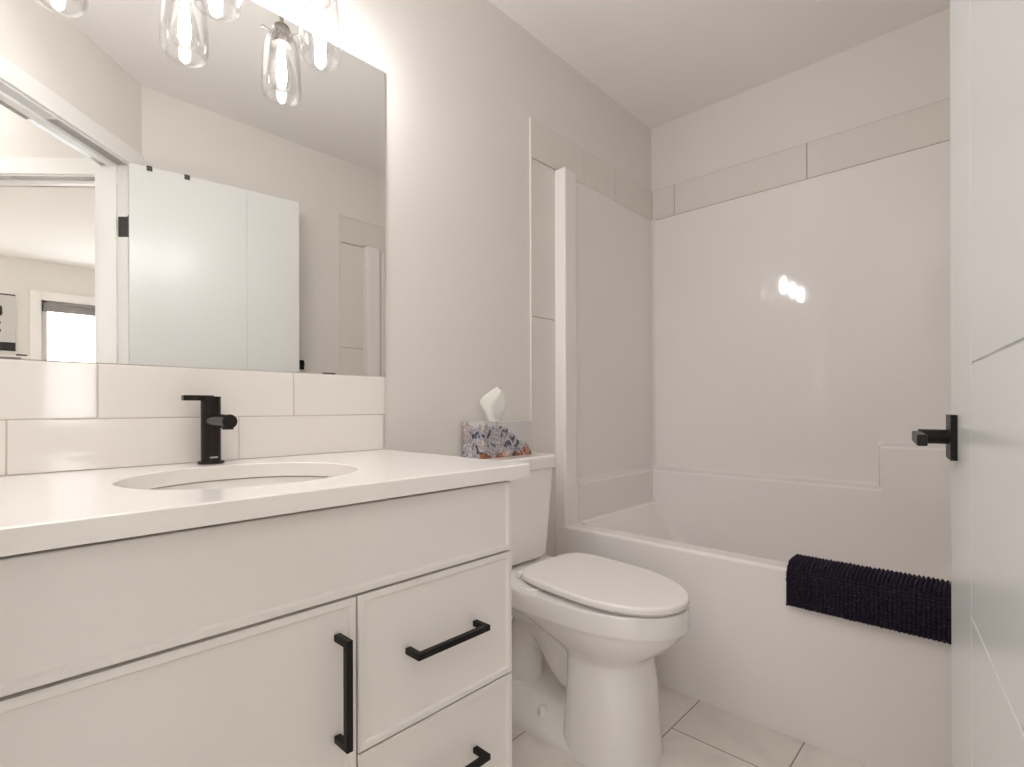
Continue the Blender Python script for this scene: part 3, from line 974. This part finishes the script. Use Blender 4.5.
# ------------------------------------------------------------------ bath mat hung over the tub rim
bm = B()
MX0, MX1 = 0.882, 1.40
def rim_path(o):
    """outside of the hanging mat, offset o from the tub surface, as (y, z, ny, nz)"""
    pts = []
    zlo = 0.392
    y_out = YA - o
    n = 10
    for k in range(n + 1):
        pts.append((y_out, zlo + (0.472 - zlo) * k / n, -1, 0))
    for k in range(1, 7):
        a = math.pi / 2 * k / 6
        pts.append((YA + 0.020 - (0.020 + o) * math.cos(a), 0.472 + (0.020 + o) * math.sin(a), -math.cos(a), math.sin(a)))
    for k in range(1, 4):
        pts.append((YA + 0.020 + (1.746 - YA - 0.02) * k / 3, RIM + o, 0, 1))
    for k in range(1, 6):
        a = math.pi / 2 * k / 5
        pts.append((1.746 + (0.024 + o) * math.sin(a), RIM - 0.024 + (0.024 + o) * math.cos(a), math.sin(a), math.cos(a)))
    for k in range(1, 7):
        t = k / 6
        pts.append((1.770 + o + 0.012 * t, RIM - 0.024 - 0.075 * t, 1, 0.15))
    return pts
pa, pb = rim_path(0.0025), rim_path(0.0190)
loop = [(p[0], p[1]) for p in pb] + [(p[0], p[1]) for p in reversed(pa)]
loft(bm, [[(x, y, z) for (y, z) in loop] for x in (MX0, (MX0 + MX1) / 2, MX1)])
# chenille nubs, in rows, all over the pile side
ico = bmesh.new()
bmesh.ops.create_icosphere(ico, subdivisions=1, radius=1.0)
iv = [v.co.copy() for v in ico.verts]; iff = [[v.index for v in f.verts] for f in ico.faces]
ico.free()
pn = rim_path(0.0225)
L_ = [0.0]
for p, q in zip(pn, pn[1:]):
    L_.append(L_[-1] + math.hypot(q[0] - p[0], q[1] - p[1]))
pitch = 0.0098
u = 0.004
rowi = 0
while u < L_[-1] - 0.003:
    i = max(k for k in range(len(L_)) if L_[k] <= u)
    i = min(i, len(pn) - 2)
    t = (u - L_[i]) / max(1e-9, L_[i + 1] - L_[i])
    y = pn[i][0] + (pn[i + 1][0] - pn[i][0]) * t
    z = pn[i][1] + (pn[i + 1][1] - pn[i][1]) * t
    ny = pn[i][2] + (pn[i + 1][2] - pn[i][2]) * t
    nz = pn[i][3] + (pn[i + 1][3] - pn[i][3]) * t
    ln = math.hypot(ny, nz); ny, nz = ny / ln, nz / ln
    x = MX0 + 0.004 + 0.0
    while x < MX1 - 0.003:
        jx, ju, jr = random.uniform(-.0007, .0007), random.uniform(-.0006, .0006), random.uniform(0.85, 1.15)
        vs = []
        for v in iv:
            a_, b_, c_ = v.x * 0.0046 * jr, v.y * 0.0043 * jr, v.z * 0.0085 * jr    # along x, along path, outward
            vs.append(bm.verts.new((x + jx + a_, y + ny * c_ + (-nz) * (b_ + ju) * -1, z + nz * c_ + ny * (b_ + ju) * -1)))
        for f in iff:
            bm.faces.new([vs[q] for q in f])
        x += pitch
    u += pitch * 0.93
    rowi += 1
mt = obj('bath_mat', bm, M['chenille'], None, 70)
tag(mt, 'dark navy chenille bath mat draped over the bathtub rim', 'bath mat')

# ------------------------------------------------------------------ bathroom door, standing open
DA = math.radians(8)
DF = Vector((1.277, 1.178, 0.0))                       # free edge of the face turned to the room
DU = Vector((math.sin(DA), -math.cos(DA), 0))          # from the free edge towards the hinges
DN = Vector((-math.cos(DA), -math.sin(DA), 0))         # out of the visible face
DW, DT, DZ0, DZ1 = 0.700, 0.035, 0.012, 2.025
dr = bpy.data.objects.new('door_1', None)
COL.objects.link(dr)
dr.location = DF + DU * DW
tag(dr, 'white grooved door standing open beside the bathtub with black lever handle', 'door', kind='structure')
def dbx(bm, a0, a1, b0, b1, z0, z1, bevel=0.0, seg=2):
    obox(bm, DF, DU, DN, AZ, a0, a1, b0, b1, z0, z1, bevel, seg)
bm = B()
dbx(bm, 0.0, DW, -DT + 0.003, -0.003, DZ0, DZ1)
GV, GZ = 0.243, (0.687, 1.031)
gw = 0.0014
for side in (0, 1):
    b0, b1 = (-0.0035, 0.0) if side == 0 else (-DT, -DT + 0.0035)
    dbx(bm, 0.0, GV - gw, b0, b1, DZ0, DZ1, 0.0014, 2)
    zz = [DZ0] + list(GZ) + [DZ1]
    for i, (z0, z1) in enumerate(zip(zz, zz[1:])):
        dbx(bm, GV + gw, DW, b0, b1, z0 + (gw if i else 0), z1 - (gw if i < 2 else 0), 0.0014, 2)
obj('door_panel', bm, M['door'], dr, 30)
HA, HZ = 0.062, 0.9225
for side in (1, -1):
    bm = B()
    o = 0.0 if side == 1 else -DT
    dbx(bm, HA - 0.0345, HA + 0.0345, min(o, o + side * 0.009), max(o, o + side * 0.009), HZ - 0.0365, HZ + 0.0365, 0.0008)
    hd = tag(obj('door_handle', bm, M['black'], dr), 'matte black square rose and lever')
    bm = B()
    p = DF + DU * HA + AZ * HZ
    cyl(bm, p + DN * (o + side * 0.008), p + DN * (o + side * 0.048), 0.0120, n=28)
    b0, b1 = sorted((o + side * 0.043, o + side * 0.056))
    dbx(bm, HA - 0.012, HA + 0.136, b0, b1, HZ - 0.0085, HZ + 0.0085, 0.002, 2)
    obj('lever', bm, M['black'], hd)
bm = B()
dbx(bm, -0.0012, 0.004, -DT + 0.006, -0.006, HZ - 0.028, HZ + 0.028, 0.0004)
obj('latch_plate', bm, M['black'], dr)
# hinges: leaf on the jamb, knuckle between jamb and door
for hz in (1.766, 1.02, 0.24):
    bm = B()
    dbox(bm, JS0 - 0.001, JS0 + 0.0018, 0.002, 0.040, hz - 0.044, hz + 0.044, 0.0006)
    kp = K + AS * (JS0 + 0.002) + AN * (-0.007)
    cyl(bm, (kp.x, kp.y, hz - 0.045), (kp.x, kp.y, hz + 0.045), 0.0065, n=18)
    e1 = DF + DU * (DW + 0.001) + DN * (-DT + 0.002)
    e2 = DF + DU * (DW - 0.0) + DN * (-0.006)
    d3 = (e1 - Vector((kp.x, kp.y, 0)))
    ex = d3.normalized(); ey = AZ.cross(ex)
    obox(bm, Vector((kp.x, kp.y, 0)), ex, ey, AZ, 0, d3.length, -0.001, 0.001, hz - 0.044, hz + 0.044)
    tag(obj('hinge', bm, M['hinge'], dr), 'black butt hinge')

# over-door hooks
def hook(a, label):
    base = DF + DU * a + DN * (-DT / 2) + AZ * DZ1
    h = thing('over_door_hook', label, 'hook', base, 'hooks over the door top')
    bm = B()
    w2 = 0.0105
    dbx(bm, a - w2, a + w2, 0.0004, 0.0030, DZ1 - 0.019, DZ1 + 0.0032, 0.0006)
    dbx(bm, a - w2, a + w2, -DT - 0.0030, 0.0030, DZ1 + 0.0006, DZ1 + 0.0032, 0.0006)
    dbx(bm, a - w2, a + w2, -DT - 0.0030, -DT - 0.0006, DZ1 - 0.16, DZ1 + 0.0032, 0.0006)
    obj('strap', bm, M['hinge'], h)
    bm = B()
    q = lambda b_, z: DF + DU * a + DN * b_ + AZ * z
    tube(bm, [q(-DT - 0.002, DZ1 - 0.135), q(-DT - 0.016, DZ1 - 0.158), q(-DT - 0.030, DZ1 - 0.150), q(-DT - 0.034, DZ1 - 0.125)], 0.003, 10)
    obj('prong', bm, M['hinge'], h)
    return h
h0 = hook(0.488, 'dark hook strap on the door top, the one farther from the hinge')
A0, A1 = 0.488, 0.628
h1 = h0.copy(); COL.objects.link(h1)
h1.location = h0.location + DU * (A1 - A0)
for c in list(h0.children):
    cc = c.copy(); COL.objects.link(cc); cc.parent = h1
h1['label'] = 'dark hook strap on the door top, the one nearer the hinge'

# towel bar on the right wall, mostly hidden behind the open door
twb = thing('towel_bar', 'black towel bar post peeking out behind the open door', 'towel bar', (XR, 1.15, 1.213))
for y in (1.278, 0.78):
    bm = B(); box(bm, XR - 0.010, XR, y - 0.026, y + 0.026, 1.187, 1.239, 0.0015)
    box(bm, XR - 0.052, XR - 0.008, y - 0.009, y + 0.009, 1.204, 1.222, 0.001)
    obj('post', bm, M['black'], twb)
bm = B(); box(bm, XR - 0.056, XR - 0.040, 0.772, 1.262, 1.205, 1.221, 0.001)
obj('bar', bm, M['black'], twb)

# ------------------------------------------------------------------ bedroom things seen in the mirror
pf = thing('wall_picture', 'tall black and white picture on the bedroom wall beside the window', 'picture', (XF - 0.01, 0.05, 1.52))
PY0, PY1, PZ0, PZ1 = -0.30, 0.345, 1.525, 2.075
bm = B(); box(bm, XF - 0.022, XF - 0.001, PY0, PY1, PZ0, PZ1, 0.002)
obj('canvas', bm, M['paper'], pf)
bm = B()
box(bm, XF - 0.0235, XF - 0.0215, PY0 + 0.002, PY1 - 0.003, PZ0 + 0.004, PZ0 + 0.085)
box(bm, XF - 0.0235, XF - 0.0215, PY0 + 0.002, PY1 - 0.003, PZ1 - 0.014, PZ1 - 0.002)
rr = random.Random(3)
for z, y, r in ((2.02, 0.20, 0.02), (1.93, 0.235, 0.04), (1.885, 0.245, 0.03), (1.79, 0.235, 0.026), (1.72, 0.240, 0.022), (1.69, 0.225, 0.02), (1.97, 0.10, 0.05), (1.83, 0.06, 0.06), (1.72, 0.08, 0.05), (1.95, -0.1, 0.05), (1.78, -0.12, 0.06)):
    pts = [(XF - 0.0225, y + r * 0.8 * (1 + 0.25 * rr.uniform(-1, 1)) * math.cos(k * math.pi / 8), z + r * (1 + 0.25 * rr.uniform(-1, 1)) * math.sin(k * math.pi / 8)) for k in range(16)]
    pts = [(p[0], p[1] - 0.015, p[2]) for p in pts]
    loft(bm, [pts, [(XF - 0.0235, p[1], p[2]) for p in pts]])
obj('print', bm, M['ink'], pf)

ch = thing('tall_dresser', 'tall white dresser below the picture in the mirror reflection', 'dresser', (5.30, 0.0, 0))
bm = B(); box(bm, 5.12, 5.60, -0.42, 0.43, 1.425, 1.452, 0.003)
obj('dresser_top', bm, M['trim'], ch)
bm = B(); box(bm, 5.16, 5.60, -0.40, 0.41, 0.04, 1.425, 0.002)
obj('carcass', bm, M['cabinet'], ch)
for i in range(4):
    z0 = 0.07 + 0.337 * i
    bm = B(); box(bm, 5.138, 5.159, -0.39, 0.40, z0, z0 + 0.327, 0.002)
    f = obj('drawer', bm, M['cabinet'], ch)
    for y in (-0.2, 0.21):
        bm = B()
        box(bm, 5.112, 5.139, y - 0.05, y + 0.05, z0 + 0.16, z0 + 0.17, 0.002)
        obj('handle', bm, M['black'], f)
for x in (5.17, 5.56):
    for y in (-0.38, 0.36):
        bm = B()
        box(bm, x, x + 0.03, y, y + 0.03, 0, 0.04)
        obj('foot', bm, M['cabinet'], ch)
bm = B()
obox(bm, Vector((5.20, 0.36, 1.452)), Vector((0.35, 0.94, 0)).normalized(), Vector((-0.94, 0.35, 0)).normalized(), AZ, -0.035, 0.04, -0.015, 0.015, 0.0, 0.018, 0.004)
rc = obj('remote_control', bm, M['ink'])
tag(rc, 'small dark remote lying on top of the tall white dresser', 'remote')
